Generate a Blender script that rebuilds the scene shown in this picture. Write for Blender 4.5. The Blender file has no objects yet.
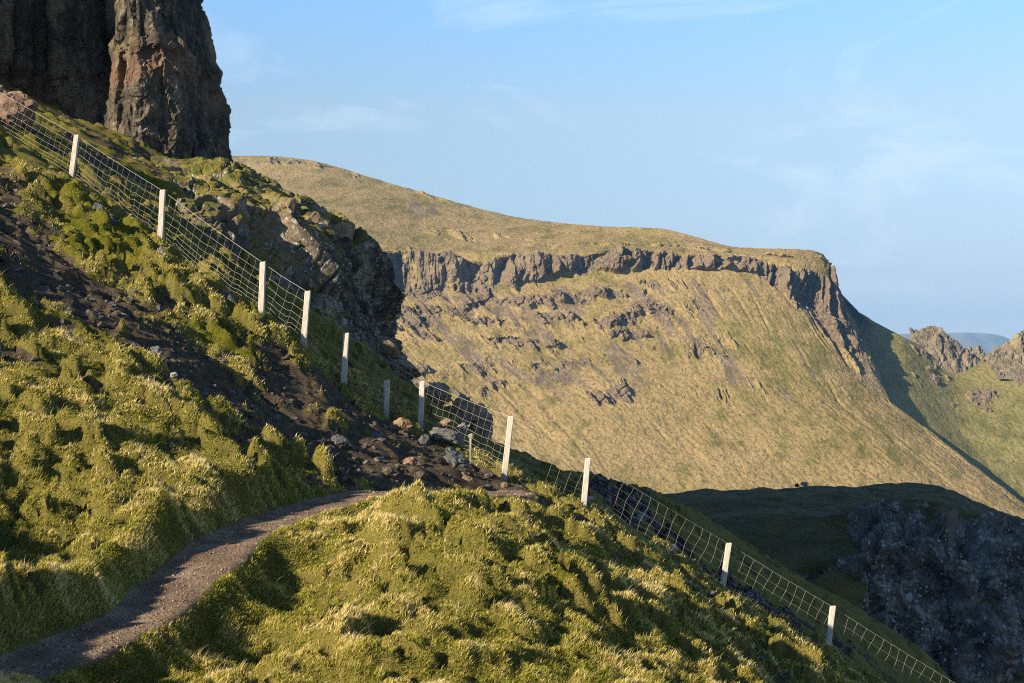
import bpy, math
import numpy as np
from mathutils import Vector

# ------------------------------------------------------------------ basics
F = 1500.0; HY = 355.0
RNG = np.random.default_rng(7)
scene = bpy.context.scene
COL = scene.collection
f32 = np.float32

def P(px, py, Y):
    """world point seen at that place of the frame when it stands Y metres ahead"""
    return np.array([(px-512.0)/F*Y, Y, (HY-py)/F*Y])

SUN = np.array([-0.725, -0.56, 0.395]); SUN /= np.linalg.norm(SUN)

# ------------------------------------------------------------------ noise
def _h(ix, iy, iz, seed):
    h = (ix.astype(np.uint32)*np.uint32(374761393) + iy.astype(np.uint32)*np.uint32(668265263)
         + iz.astype(np.uint32)*np.uint32(2147483647 & 0x9E3779B1) + np.uint32((seed*974711+12345) & 0xFFFFFFFF))
    h ^= h >> np.uint32(15); h *= np.uint32(2246822519); h ^= h >> np.uint32(13)
    h *= np.uint32(3266489917); h ^= h >> np.uint32(16)
    return h
def _r(h, k):
    h = h*np.uint32(2654435761) + np.uint32(k*40503+17)
    h ^= h >> np.uint32(15); h *= np.uint32(2246822519); h ^= h >> np.uint32(14)
    return (h & np.uint32(0xFFFFFF)).astype(f32)/f32(16777216.0)
_G = np.array([[1,1,0],[-1,1,0],[1,-1,0],[-1,-1,0],[1,0,1],[-1,0,1],[1,0,-1],[-1,0,-1],
               [0,1,1],[0,-1,1],[0,1,-1],[0,-1,-1],[1,1,0],[-1,1,0],[0,-1,1],[0,-1,-1]], f32)
def perlin(x, y, z=None, seed=0):
    x = np.asarray(x, f32); y = np.asarray(y, f32)
    flat = z is None
    z = np.zeros_like(x) if flat else np.asarray(z, f32)
    xi = np.floor(x); yi = np.floor(y); zi = np.floor(z)
    xf = x-xi; yf = y-yi; zf = z-zi
    xi = xi.astype(np.int64); yi = yi.astype(np.int64); zi = zi.astype(np.int64)
    u = xf*xf*xf*(xf*(xf*6-15)+10); v = yf*yf*yf*(yf*(yf*6-15)+10); w = zf*zf*zf*(zf*(zf*6-15)+10)
    out = 0
    for dz in ((0,) if flat else (0, 1)):
        for dy in (0, 1):
            for dx in (0, 1):
                g = _G[(_h(xi+dx, yi+dy, zi+dz, seed) & np.uint32(15)).astype(np.int64)]
                d = g[..., 0]*(xf-dx)+g[..., 1]*(yf-dy)+g[..., 2]*(zf-dz)
                wt = (u if dx else 1-u)*(v if dy else 1-v)*(1 if flat else (w if dz else 1-w))
                out = out+d*wt
    return out.astype(f32)
def fbm(x, y, z=None, octaves=4, seed=0, gain=.5):
    s = 0; a = 1.0; f = 1.0; n = 0
    for o in range(octaves):
        s = s+a*perlin(np.asarray(x)*f+o*3.7, np.asarray(y)*f+o*1.3, None if z is None else np.asarray(z)*f, seed+o*11)
        n += a; a *= gain; f *= 2.03
    return s/n
def cells(x, y, z=None, seed=0, jitter=.9):
    """nearest jittered cell point: F1, F2, hash of the cell, offset from the cell point"""
    x = np.asarray(x, f32); y = np.asarray(y, f32); flat = z is None
    z = np.zeros_like(x) if flat else np.asarray(z, f32)
    xi = np.floor(x).astype(np.int64); yi = np.floor(y).astype(np.int64); zi = np.floor(z).astype(np.int64)
    f1 = np.full(x.shape, 9e9, f32); f2 = f1.copy(); hh = np.zeros(x.shape, np.uint32)
    ox = np.zeros_like(x); oy = np.zeros_like(x); oz = np.zeros_like(x)
    for dz in ((0,) if flat else (-1, 0, 1)):
        for dy in (-1, 0, 1):
            for dx in (-1, 0, 1):
                cx, cy, cz = xi+dx, yi+dy, zi+dz
                h = _h(cx, cy, cz, seed)
                ax = x-(cx+.5+(_r(h, 1)-.5)*jitter); ay = y-(cy+.5+(_r(h, 2)-.5)*jitter)
                az = 0*x if flat else z-(cz+.5+(_r(h, 3)-.5)*jitter)
                d = ax*ax+ay*ay+az*az
                m = d < f1
                f2 = np.where(m, f1, np.minimum(f2, d)); f1 = np.where(m, d, f1)
                hh = np.where(m, h, hh); ox = np.where(m, ax, ox); oy = np.where(m, ay, oy); oz = np.where(m, az, oz)
    return np.sqrt(f1), np.sqrt(f2), hh, ox, oy, oz
def blocks(p, size, seed=0, tilt=.75, warp=.45):
    """broken rock: every cell is a tilted facet with a height of its own, deep cracks between; about -1..1"""
    x, y, z = p[..., 0]/size[0], p[..., 1]/size[1], p[..., 2]/size[2]
    if warp:
        x, y, z = x+warp*perlin(x*1.3, y*1.3, z*1.3, seed+71), y+warp*perlin(x*1.3+9, y*1.3, z*1.3, seed+72), z+warp*perlin(x*1.3, y*1.3+9, z*1.3, seed+73)
    f1, f2, h, ox, oy, oz = cells(x, y, z, seed)
    v = (_r(h, 5)-.5)*1.3+((_r(h, 6)-.5)*ox+(_r(h, 7)-.5)*oy+(_r(h, 8)-.5)*oz)*tilt*2
    return v*ss(0, .13, f2-f1)-.35*np.exp(-((f2-f1)/.07)**2)
def ss(a, b, x):
    t = np.clip((x-a)/(b-a), 0, 1); return t*t*(3-2*t)

# ------------------------------------------------------------------ meshes
def link(o, parent=None):
    COL.objects.link(o)
    if parent is not None: o.parent = parent
    return o
def tag(o, label=None, cat=None, group=None, kind=None):
    if label: o['label'] = label
    if cat: o['category'] = cat
    if group: o['group'] = group
    if kind: o['kind'] = kind
    return o
def raw_mesh(name, verts, faces, n, mat, attrs=None, smooth=False, parent=None, origin=None):
    """faces: (k, n) int array of n-gons"""
    verts = np.asarray(verts, np.float64)
    if origin is None: origin = np.zeros(3)
    verts = verts-origin
    me = bpy.data.meshes.new(name)
    faces = np.asarray(faces, np.int32)
    me.vertices.add(len(verts)); me.vertices.foreach_set('co', verts.astype(f32).ravel())
    me.loops.add(faces.size); me.loops.foreach_set('vertex_index', faces.ravel())
    me.polygons.add(len(faces))
    me.polygons.foreach_set('loop_start', np.arange(0, faces.size, n, dtype=np.int32))
    me.polygons.foreach_set('use_smooth', np.full(len(faces), smooth))
    for k, v in (attrs or {}).items():
        v = np.asarray(v, f32)
        if v.ndim == 1:
            a = me.attributes.new(k, 'FLOAT', 'POINT'); a.data.foreach_set('value', v)
        else:
            a = me.attributes.new(k, 'FLOAT_VECTOR', 'POINT'); a.data.foreach_set('vector', v.ravel())
    me.update(calc_edges=True); me.validate()
    if mat: me.materials.append(mat)
    o = bpy.data.objects.new(name, me); o.location = origin
    return link(o, parent)
def grid_faces(nr, nc, flip=False):
    i = np.arange(nr*nc).reshape(nr, nc)
    a, b, c, d = i[:-1, :-1], i[:-1, 1:], i[1:, 1:], i[1:, :-1]
    q = np.stack([a, d, c, b] if not flip else [a, b, c, d], -1).reshape(-1, 4)
    return q
def grid_normals(G):
    du = np.gradient(G, axis=1); dv = np.gradient(G, axis=0)
    n = np.cross(dv, du); n /= np.linalg.norm(n, axis=-1, keepdims=True)+1e-9
    return n
def catmull(pts, u):
    """pts (k, ...) evaluated at u in 0..k-1"""
    k = len(pts); i = np.clip(np.floor(u).astype(int), 0, k-2); t = (u-i)
    g = lambda j: pts[np.clip(j, 0, k-1)]
    sh = (-1,)+(1,)*(pts.ndim-1); t = t.reshape(sh)
    p0, p1, p2, p3 = g(i-1), g(i), g(i+1), g(i+2)
    lin = p1+(p2-p1)*t
    cub = .5*((2*p1)+(p2-p0)*t+(2*p0-5*p1+4*p2-p3)*t*t+(3*p1-p0-3*p2+p3)*t**3)
    return .35*lin+.65*cub
def loft(cols, ncol, rows_per, smooth_rows=False):
    """cols: list of columns, each a list of world points from top to bottom. Gives grid [row, col, 3], row coordinate, column coordinate"""
    C = np.array(cols, float)                                  # col, row, 3
    if np.isscalar(ncol): u = np.linspace(0, len(C)-1, ncol)
    else: u = np.concatenate([np.linspace(i, i+1, n, endpoint=False) for i, n in enumerate(ncol)]+[[len(C)-1.0]])
    A = catmull(C, u)                                          # ncol, row, 3
    t = np.concatenate([np.linspace(i, i+1, n, endpoint=False) for i, n in enumerate(rows_per)]+[[len(rows_per)*1.0]])
    A = np.swapaxes(A, 0, 1)
    if smooth_rows: G = catmull(A, t)
    else:
        i = np.clip(np.floor(t).astype(int), 0, len(A)-2); w = (t-i)[:, None, None]
        G = A[i]*(1-w)+A[i+1]*w
    return G, t, u

# ------------------------------------------------------------------ node helpers
class NT:
    def __init__(s, name):
        s.m = bpy.data.materials.new(name); s.m.use_nodes = True
        s.t = s.m.node_tree; s.t.nodes.clear()
        s.out = s.t.nodes.new('ShaderNodeOutputMaterial')
    def n(s, typ, **kw):
        nd = s.t.nodes.new(typ)
        for k, v in kw.items(): setattr(nd, k, v)
        return nd
    def put(s, sock, v):
        if hasattr(v, 'is_linked') or isinstance(v, bpy.types.NodeSocket): s.t.links.new(v, sock)
        elif isinstance(v, (tuple, list)) and len(v) == 3 and sock.type == 'RGBA': sock.default_value = (*v, 1)
        else: sock.default_value = v
    def pos(s): return s.n('ShaderNodeNewGeometry').outputs['Position']
    def scale(s, v, sc):
        m = s.n('ShaderNodeMapping'); s.put(m.inputs['Vector'], v); m.inputs['Scale'].default_value = sc; return m.outputs[0]
    def noise(s, vec, scale, detail=4, rough=.55, dist=0):
        x = s.n('ShaderNodeTexNoise'); s.put(x.inputs['Vector'], vec)
        x.inputs['Scale'].default_value = scale; x.inputs['Detail'].default_value = detail
        x.inputs['Roughness'].default_value = rough; x.inputs['Distortion'].default_value = dist
        return x.outputs['Fac']
    def voro(s, vec, scale, feature='F1', rnd=1):
        x = s.n('ShaderNodeTexVoronoi', feature=feature); s.put(x.inputs['Vector'], vec)
        x.inputs['Scale'].default_value = scale; x.inputs['Randomness'].default_value = rnd
        return x.outputs
    def ramp(s, v, stops, interp='LINEAR'):
        r = s.n('ShaderNodeValToRGB'); r.color_ramp.interpolation = interp; e = r.color_ramp.elements
        while len(e) > len(stops): e.remove(e[-1])
        while len(e) < len(stops): e.new(.5)
        for el, (p, c) in zip(e, stops):
            el.position = p; el.color = (c, c, c, 1) if np.isscalar(c) else (*c, 1)
        s.put(r.inputs[0], v); return r.outputs[0]
    def mix(s, f, a, b, mode='MIX'):
        m = s.n('ShaderNodeMix', data_type='RGBA', blend_type=mode)
        s.put(m.inputs[0], f); s.put(m.inputs[6], a); s.put(m.inputs[7], b); return m.outputs[2]
    def math(s, op, a, b=0., c=None):
        m = s.n('ShaderNodeMath', operation=op); s.put(m.inputs[0], a); s.put(m.inputs[1], b)
        if c is not None: s.put(m.inputs[2], c)
        return m.outputs[0]
    def attr(s, name): return s.n('ShaderNodeAttribute', attribute_name=name)
    def bump(s, h, strength=.5, dist=.02, normal=None):
        b = s.n('ShaderNodeBump'); b.inputs['Strength'].default_value = strength; b.inputs['Distance'].default_value = dist
        s.put(b.inputs['Height'], h)
        if normal is not None: s.put(b.inputs['Normal'], normal)
        return b.outputs[0]
    def finish(s, col, rough=.9, normal=None, spec=.2, metal=0, sheen=0):
        p = s.n('ShaderNodeBsdfPrincipled')
        s.put(p.inputs['Base Color'], col); s.put(p.inputs['Roughness'], rough)
        p.inputs['Specular IOR Level'].default_value = spec; s.put(p.inputs['Metallic'], metal)
        if normal is not None: s.put(p.inputs['Normal'], normal)
        s.t.links.new(p.outputs[0], s.out.inputs[0]); return s.m

def rock_colour(s, v, k, dark, mid, warm, lichen=.5, lscale=1.):
    """weathered basalt: dark base, warm iron staining, pale lichen spots. k = detail per metre"""
    big = s.noise(v, .22*k, 4, .6)
    c = s.mix(s.ramp(s.noise(v, 1.3*k, 6, .65), [(.35, 0.), (.68, 1.)]), dark, mid)
    c = s.mix(s.ramp(big, [(.48, 0.), (.62, .75)]), c, warm)
    fine = s.noise(v, 9*k, 5, .7)
    c = s.mix(s.ramp(fine, [(.3, .55), (.7, 0.)]), c, tuple(x*.45 for x in dark))
    if lichen > 0:
        d = s.voro(s.scale(v, (1, 1, .8)), 5.5*k*lscale)['Distance']
        w = s.noise(v, 14*k, 4, .7); sp = s.math('ADD', d, s.math('MULTIPLY', s.math('SUBTRACT', w, .5), .75))
        zone = s.ramp(s.noise(v, .9*k, 3, .6), [(.46, 0.), (.56, lichen)])
        m = s.math('MULTIPLY', s.ramp(sp, [(.17, 1.), (.25, 0.)]), zone)
        bl = s.math('MULTIPLY', s.ramp(s.noise(v, 2.6*k*lscale, 8, .72, .4), [(.53, 0.), (.60, .8)]), s.ramp(s.noise(v, .6*k, 3, .6), [(.42, .1), (.58, lichen)]))
        c = s.mix(bl, c, (.36, .36, .34))
        c = s.mix(m, c, (.42, .43, .42))
    return c, fine

def mat_rock(name, k=1., dark=(.030, .027, .025), mid=(.085, .07, .055), warm=(.13, .085, .05), lichen=.6, grass=0., lscale=1., bd=.05, red=0., turf=((.055, .085, .012), (.15, .125, .035))):
    s = NT(name); v = s.pos()
    c, fine = rock_colour(s, v, k, dark, mid, warm, lichen, lscale)
    if red:
        z = s.n('ShaderNodeSeparateXYZ'); s.put(z.inputs[0], v)
        zz = s.math('ADD', z.outputs[2], s.math('MULTIPLY', s.noise(v, .5, 3), 2.4))
        st_ = s.ramp(s.noise(s.scale(v, (1, 1, .16)), 1.5, 5, .65), [(.45, 0.), (.56, .85)])
        c = s.mix(st_, c, (.03, .027, .024))
        band = s.math('MULTIPLY', s.ramp(s.math('MULTIPLY', zz, .05), [(.49, 0.), (.51, 1.), (.53, 1.), (.58, 0.)]), .5)
        c = s.mix(band, c, (.17, .095, .06))
    h = s.math('ADD', s.math('MULTIPLY', s.noise(v, 3*k, 7, .68), 1.), s.math('MULTIPLY', fine, .4))
    cr = s.ramp(s.voro(s.scale(v, (1, 1, .55)), 1.6*k, 'DISTANCE_TO_EDGE')['Distance'], [(0., 0.), (.06, 1.)])
    h = s.math('ADD', h, s.math('MULTIPLY', cr, .25))
    nrm = s.bump(h, .9, bd)
    if grass > 0:
        g = s.attr('grass').outputs['Fac']
        gm = s.ramp(s.math('ADD', g, s.math('MULTIPLY', s.math('SUBTRACT', s.noise(v, 3*k, 5, .65), .5), .9)), [(.45, 0.), (.58, 1.)])
        gc = s.mix(s.ramp(s.noise(v, .8*k, 4, .6), [(.4, 0.), (.6, 1.)]), *turf)
        gc = s.mix(s.ramp(s.noise(v, 12*k, 4, .7), [(.35, .6), (.6, 0.)]), gc, tuple(q*.4 for q in turf[0]))
        c = s.mix(gm, c, gc)
    return s.finish(c, .88, nrm, .25)

# near ground: attributes bare (peat and scree), moss, trail
def mat_ground():
    s = NT('hillside_turf'); v = s.pos()
    n1 = s.noise(v, .9, 4, .6); n2 = s.noise(v, 6, 4, .65); n3 = s.noise(v, 45, 3, .7)
    g = s.mix(s.ramp(n1, [(.38, 0.), (.62, 1.)]), (.08, .10, .012), (.18, .16, .03))
    g = s.mix(s.ramp(n2, [(.40, 0.), (.66, .8)]), g, (.20, .165, .06))
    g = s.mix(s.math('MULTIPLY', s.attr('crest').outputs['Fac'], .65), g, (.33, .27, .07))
    g = s.mix(s.ramp(n3, [(.3, .6), (.62, 0.)]), g, (.02, .028, .008))
    mo = s.mix(s.ramp(n2, [(.35, 0.), (.65, 1.)]), (.085, .105, .008), (.20, .17, .02))
    mo = s.mix(s.ramp(n3, [(.3, .4), (.6, 0.)]), mo, (.03, .05, .006))
    g = s.mix(s.ramp(s.attr('moss').outputs['Fac'], [(.4, 0.), (.6, 1.)]), g, mo)
    b = s.mix(s.ramp(n2, [(.35, 0.), (.65, 1.)]), (.04, .032, .019), (.125, .097, .06))
    b = s.mix(s.ramp(n3, [(.5, 0.), (.75, .7)]), b, (.13, .12, .115))
    bm = s.math('ADD', s.attr('bare').outputs['Fac'], s.math('MULTIPLY', s.math('SUBTRACT', n2, .5), .8))
    c = s.mix(s.ramp(bm, [(.45, 0.), (.55, 1.)]), g, b)
    t = s.mix(s.ramp(s.noise(v, 2.2, 4), [(.4, 0.), (.62, 1.)]), (.16, .115, .08), (.32, .24, .17))
    t = s.mix(s.ramp(n3, [(.52, 0.), (.7, .8)]), t, (.33, .25, .18))
    t = s.mix(s.ramp(s.noise(v, 28, 3, .6), [(.32, .7), (.45, 0.)]), t, (.035, .025, .02))
    tm = s.math('ADD', s.attr('trail').outputs['Fac'], s.math('MULTIPLY', s.math('SUBTRACT', s.noise(v, 9, 3, .6), .5), .55))
    c = s.mix(s.ramp(tm, [(.45, 0.), (.56, 1.)]), c, t)
    rc, rf = rock_colour(s, v, 1.6, (.03, .028, .028), (.09, .08, .075), (.10, .08, .06), .95, 1.)
    rm = s.math('ADD', s.attr('rock').outputs['Fac'], s.math('MULTIPLY', s.math('SUBTRACT', n2, .5), .8))
    c = s.mix(s.ramp(rm, [(.45, 0.), (.55, 1.)]), c, rc)
    h = s.math('ADD', s.noise(v, 16, 5, .75), s.math('MULTIPLY', s.noise(v, 70, 2, .7), .6))
    return s.finish(c, .95, s.bump(h, 1., .06), .1)

def mat_far(name, k=1., green=0.):
    """distant moor: attributes rock, scree"""
    s = NT(name); v = s.pos()
    n1 = s.noise(v, .012*k, 5, .6, .3); n2 = s.noise(s.scale(v, (1, .5, 1)), .10*k, 5, .65); n3 = s.noise(s.scale(v, (1, .45, 1)), .62*k, 4, .75)
    g = s.mix(s.ramp(n1, [(.42, 0.), (.60, 1.)]), (.145-.02*green, .12, .034), (.25-.06*green, .185-.01*green, .085-.03*green))
    g = s.mix(s.ramp(n2, [(.40, .0), (.62, .75)]), g, (.28-.08*green, .205-.02*green, .095-.03*green))
    g = s.mix(s.ramp(n2, [(.30, .8), (.46, 0.)]), g, (.10, .10, .022))
    g = s.mix(s.ramp(n3, [(.34, .75), (.50, 0.)]), g, (.045, .045, .015))
    g = s.mix(s.ramp(n3, [(.6, .0), (.8, .6)]), g, (.40, .31, .16))
    sc = s.mix(s.ramp(n2, [(.4, 0.), (.6, 1.)]), (.13, .10, .06), (.21, .165, .105))
    sc = s.mix(s.ramp(n3, [(.4, .5), (.6, 0.)]), sc, (.06, .045, .035))
    sm = s.math('ADD', s.attr('scree').outputs['Fac'], s.math('MULTIPLY', s.math('SUBTRACT', s.noise(v, .15*k, 5, .7), .5), 1.3))
    c = s.mix(s.ramp(sm, [(.42, 0.), (.62, 1.)]), g, sc)
    rk = s.mix(s.ramp(s.noise(v, .35*k, 5, .65), [(.35, 0.), (.65, 1.)]), (.065, .05, .035), (.21, .16, .105))
    rk = s.mix(s.ramp(n1, [(.5, 0.), (.6, .5)]), rk, (.18, .14, .09))
    rm = s.math('ADD', s.attr('rock').outputs['Fac'], s.math('MULTIPLY', s.math('SUBTRACT', s.noise(v, .3*k, 4, .7), .5), .5))
    c = s.mix(s.ramp(rm, [(.42, 0.), (.54, 1.)]), c, rk)
    h = s.math('ADD', s.noise(v, .8*k, 4, .7), s.noise(v, .25*k, 3, .6))
    return s.finish(c, .95, s.bump(h, 1., .9/k), .05)

# ------------------------------------------------------------------ near hillside
CP = [P(*a) for a in [
 # bottom of the frame and the hollow under the path
 (0,683,12.9),(100,683,14.3),(200,683,14.5),(300,683,14.5),(400,683,14.6),(500,683,14.7),(600,683,15.6),(680,683,17.5),(750,683,20),(820,683,22.5),
 (250,640,16.2),(190,655,15.6),(247,568,18.0),(265,600,17.5),(300,600,17.6),(320,530,20.2),(360,526,20.9),(400,560,18.3),(400,640,15.6),(500,600,17.5),(600,640,17.5),(520,550,19.6),(640,610,20),(700,650,20.5),
 (410,508,20.6),(450,516,21.4),(500,524,22.2),(560,542,23),(620,572,23.5),(700,615,23.5),(760,648,23.5),(820,676,23.8),
 # path
 (0,665,13.5),(75,640,14.3),(150,610,15.5),(195,575,16.7),(235,540,18),(265,520,19.4),(300,507,21),(340,498,22.3),(380,492,23.2),(450,496,25),(505,490,26.5),
 # bank left of the path
 (0,600,15.4),(0,500,18.3),(0,400,21.5),(0,300,24.4),(100,560,17.1),(100,450,20.5),(100,380,22.9),(200,520,19.5),(200,440,22.2),(280,475,23.2),(300,450,24.2),(345,486,24.6),(260,420,24.8),(130,358,24.1),(60,328,24.3),
 # dark scree gully
 (0,230,28),(130,310,26.8),(250,400,26.2),(345,455,25.8),(420,465,27),(60,250,29),(200,310,28.5),(300,390,27.5),
 # fence foot
 (-40,100,36),(0,140,35),(72,180,34),(160,247,31.5),(261,321,30),(304,352,29.5),(343,392,30),(386,418,31),(420,432,31),(503,480,28.5),(583,515,29.5),(650,556,30.3),(721,599,31),(826,663,31.5),(900,712,32),
 (600,535,27),(680,575,27),
 # behind the fence, up to the crag
 (0,105,42),(100,152,42),(180,180,42),(170,222,36.5),(240,275,34.5),(300,320,34),(345,348,35),(390,374,37),(430,404,37.5),(480,444,37.5),(-60,60,46),(0,86,48),(120,137,51),(228,162,52),
 # shaded spur beyond the fence
 (510,452,40),(600,480,45),(690,511,48),(760,561,50),(850,606,50),(940,671,50),(760,605,43),(850,662,43.5),(650,527,40.5),(560,475,37),
]]+[np.array(p, float) for p in [
 (0,0,-1.66),(0,5,-2.15),(-3,9,-2.35),(3,8,-3.4),(-8,8,-.4),(-8,0,.6),(8,5,-5.6),(8,12,-6.2),(9,20,-7.2),(9,27,-8.0),(-14,14,2.4),(-16,24,5.2),(-22,10,4.6),(-22,34,9.5),(-30,24,8.5),
 (-10,-8,1),(5,-8,-4),(-25,48,13),(-38,45,16),
 (3.0,35,-5.2),(5.5,37,-7.3),(9,38,-9.6),(13,40,-12),(17,48,-14),(20,40,-17),(20,58,-18),(14,60,-13),(7,60,-9),(0,60,-6),(-3,52,-4.6),(-2.2,45,-3.6),
 (-6.5,45,1.2),(-6,55,0),(-9,47,4.4),(-7,62,-2),(2,75,-14),(14,78,-20),(-10,75,-4),(24,20,-16),(24,0,-13),(30,60,-26),
]]
CP = np.array(CP)
def tps_fit(pts, lam=.02):
    n = len(pts); X = pts[:, :2]; z = pts[:, 2]
    r2 = ((X[:, None]-X[None])**2).sum(-1)
    K = .5*r2*np.log(r2+1e-9)+np.eye(n)*lam
    A = np.zeros((n+3, n+3)); A[:n, :n] = K; A[:n, n] = 1; A[:n, n+1:] = X; A[n, :n] = 1; A[n+1:, :n] = X.T
    return np.linalg.solve(A, np.concatenate([z, [0, 0, 0]])), X
TW, TX = tps_fit(CP)
def base_z(x, y):
    sh = np.shape(x); x = np.ravel(x).astype(float); y = np.ravel(y).astype(float)
    out = TW[-3]+TW[-2]*x+TW[-1]*y
    for i in range(0, len(x), 40000):
        r2 = (x[i:i+40000, None]-TX[None, :, 0])**2+(y[i:i+40000, None]-TX[None, :, 1])**2
        out[i:i+40000] += (.5*r2*np.log(r2+1e-9))@TW[:-3]
    return out.reshape(sh)

def polyline_dist(x, y, line):
    """distance, signed side, and fraction-interpolated third value for the nearest point of a world polyline"""
    best = np.full(np.shape(x), 1e9); side = np.zeros(np.shape(x)); val = np.zeros(np.shape(x)); par = np.zeros(np.shape(x))
    for i in range(len(line)-1):
        a, b = line[i], line[i+1]; d = b[:2]-a[:2]; L = d@d
        t = np.clip(((x-a[0])*d[0]+(y-a[1])*d[1])/L, 0, 1)
        qx = a[0]+t*d[0]; qy = a[1]+t*d[1]; r = np.hypot(x-qx, y-qy); m = r < best
        best = np.where(m, r, best); side = np.where(m, np.sign(d[0]*(y-a[1])-d[1]*(x-a[0])), side)
        val = np.where(m, a[2]+t*(b[2]-a[2]), val); par = np.where(m, i+t, par)
    return best, side, val, par
PATH = np.array([P(*a) for a in [(-90,690,12.3),(0,668,13.4),(68,640,14.4),(140,607,15.6),(186,572,16.9),(224,540,18.2),(256,521,19.7),(298,506,21.2),(342,494,22.4),(380,486,23.4),(440,488,25.2),(505,488,26.4)]])
k = np.linspace(0, len(PATH)-1, 60); PATH = catmull(PATH, k)
BARE = [np.array([P(*a) for a in l]) for l in [
  [(-60,205,31),(0,240,27.5),(130,315,26),(250,395,25.5),(345,450,25.2),(430,470,27),(490,488,27)],
  [(300,400,27.5),(400,440,28.5),(480,470,28)]]]
TRACK2 = np.array([P(*a) for a in [(505,490,26.4),(580,530,26),(650,562,26),(740,612,26.5),(830,672,27)]])

def near_fields(x, y):
    """height and masks of the hillside at world x, y"""
    z = base_z(x, y)
    dp, sp, zp, pp = polyline_dist(x, y, PATH)
    hw = np.interp(pp, [0, 15, 35, 48, 59], [.38, .33, .33, .37, .44])+.10*perlin(x*1.1, y*1.1, None, 91)
    db = np.minimum(polyline_dist(x, y, BARE[0])[0]-1.4, polyline_dist(x, y, BARE[1])[0]-1.1)
    db = db+1.35*fbm(x*1.3, y*1.3, None, 4, 31, .6)*2+.12
    bare = ss(.55, -.35, db)
    d2 = polyline_dist(x, y, TRACK2)[0]
    bare = np.maximum(bare, .75*ss(.9, .1, d2+.8*fbm(x*1.1, y*1.1, None, 3, 37)))
    beyond = ss(31.5, 34, y)
    patch = fbm(x*.9+21, y*.9, None, 4, 57)
    bare = np.maximum(bare, ss(.22, .34, patch)*ss(19, 23, y)*.95)
    bare = np.maximum(bare, ss(.36, .44, fbm(x*1.6+4, y*1.6, None, 3, 77))*.9)
    bare = np.maximum(bare, ss(-.10, .10, fbm(x*.5, y*.5, None, 4, 59))*ss(36, 39, y)*ss(-7, -9, x))
    rockm = ss(46, 43, y)*ss(.07, .14, fbm(x*.33, y*.33, None, 4, 93)+.10*ss(34, 42, y))*ss(34.5, 36.5, y)*ss(1.0, 2.2, x)
    trail = ss(hw+.14, hw-.02, dp)
    moss = ss(.14, .24, fbm(x*.55+9, y*.55, None, 3, 63)+.30*ss(23, 27, y)*ss(-2, -4, x)-.20)
    grass = (1-bare)*(1-trail)
    # shapes: broad swells, hummocks, tussocks (cells drawn out along the fall line)
    wx = x+.24*perlin(x*1.3, y*1.3, None, 5)+.07*perlin(x*5, y*5, None, 7); wy = y+.24*perlin(x*1.3+7, y*1.3, None, 6)+.07*perlin(x*5, y*5, None, 8)
    a = math.radians(17); u = wx*math.cos(a)-wy*math.sin(a); w = wx*math.sin(a)+wy*math.cos(a)
    swell = .20*fbm(u*.45, w*.8, None, 2, 3)*ss(.5, 2.0, dp)
    f1, f2, h, *_ = cells(u/.50, w/.225, None, 15)
    dome = np.clip(1-(f1/.70)**2, 0, 1)**.38*(.05+1.1*_r(h, 4)**1.6)
    g1, g2, h2, *_ = cells(u/.24, w/.155, None, 25)
    dome2 = np.clip(1-(g1/.78)**2, 0, 1)**.42*(.1+1.0*_r(h2, 4))
    k1, k2, h3, *_ = cells(u/.12, w/.10, None, 27)
    dome3 = np.clip(1-(k1/.8)**2, 0, 1)**.5*(.2+.8*_r(h3, 4))
    tus = .30*dome+.12*dome2+.055*dome3+.06*fbm(x*5, y*5, None, 3, 41)-.13
    amp = (.55+.75*ss(-.3, .3, fbm(x*.4, y*.4, None, 2, 71)))*(1-.45*ss(34, 40, y))*np.where(sp > 0, 1, .30+.70*ss(.5, 1.8, dp))
    b1, b2, hb, bx, by, _ = cells(x/.42, y/.34, None, 35)
    rub = .10*((_r(hb, 3)-.5)+(_r(hb, 5)-.5)*bx*1.4+(_r(hb, 6)-.5)*by*1.4)+.04*fbm(x*6, y*6, None, 3, 43)+.09*fbm(x*1.2, y*1.2, None, 3, 44)
    zz = z+swell+grass*tus*amp+bare*(rub-.05)
    zz = zz+rockm*(.45*blocks(np.stack([x, y, z], -1), (1.3, 1.3, 1.), 95)+.22*blocks(np.stack([x, y, z], -1), (.5, .5, .4), 96))
    # the worn path: level across, cut into the bank on its upper side, a small lip on the lower
    zc = zp+.018*fbm(x*4, y*4, None, 3, 51)-.10+.03*(dp/.6)**2
    up = sp > 0
    wgt = ss(hw+np.where(up, .50, .30), hw-.02, dp)
    zz = zz*(1-wgt)+zc*wgt
    zz = zz+np.where(up, .16*ss(hw+1.3, hw+.55, dp)*ss(hw+.10, hw+.5, dp), .03*ss(hw+.6, hw+.3, dp)*ss(hw, hw+.25, dp))
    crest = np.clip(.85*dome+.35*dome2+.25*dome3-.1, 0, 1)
    return zz, bare*(1-trail), moss*(1-bare), trail, rockm, crest, grass*(1-ss(.62,.95,wgt))
def stepped(segs):
    out = [np.arange(a, b, s) for a, b, s in segs]
    return np.concatenate(out)
gx = stepped([(-60, -24, 1.5), (-24, -14, .3), (-14, -9.5, .09), (-9.5, 7.2, .045), (7.2, 16, .12), (16, 46, .8)])
gy = stepped([(-25, 4, 1.2), (4, 11, .25), (11, 20, .04), (20, 33, .05), (33, 56, .12), (56, 90, .6)])
GX, GY = np.meshgrid(gx, gy)
GZ, BARE_M, MOSS_M, TRAIL_M, ROCK_M, CREST_M, GRASS_M = near_fields(GX, GY)
edge = ss(0, 12, GY-78)+ss(0, 14, GX-30)
GZ = GZ-60*edge
M_GROUND = mat_ground()
V = np.stack([GX, GY, GZ], -1)
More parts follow.
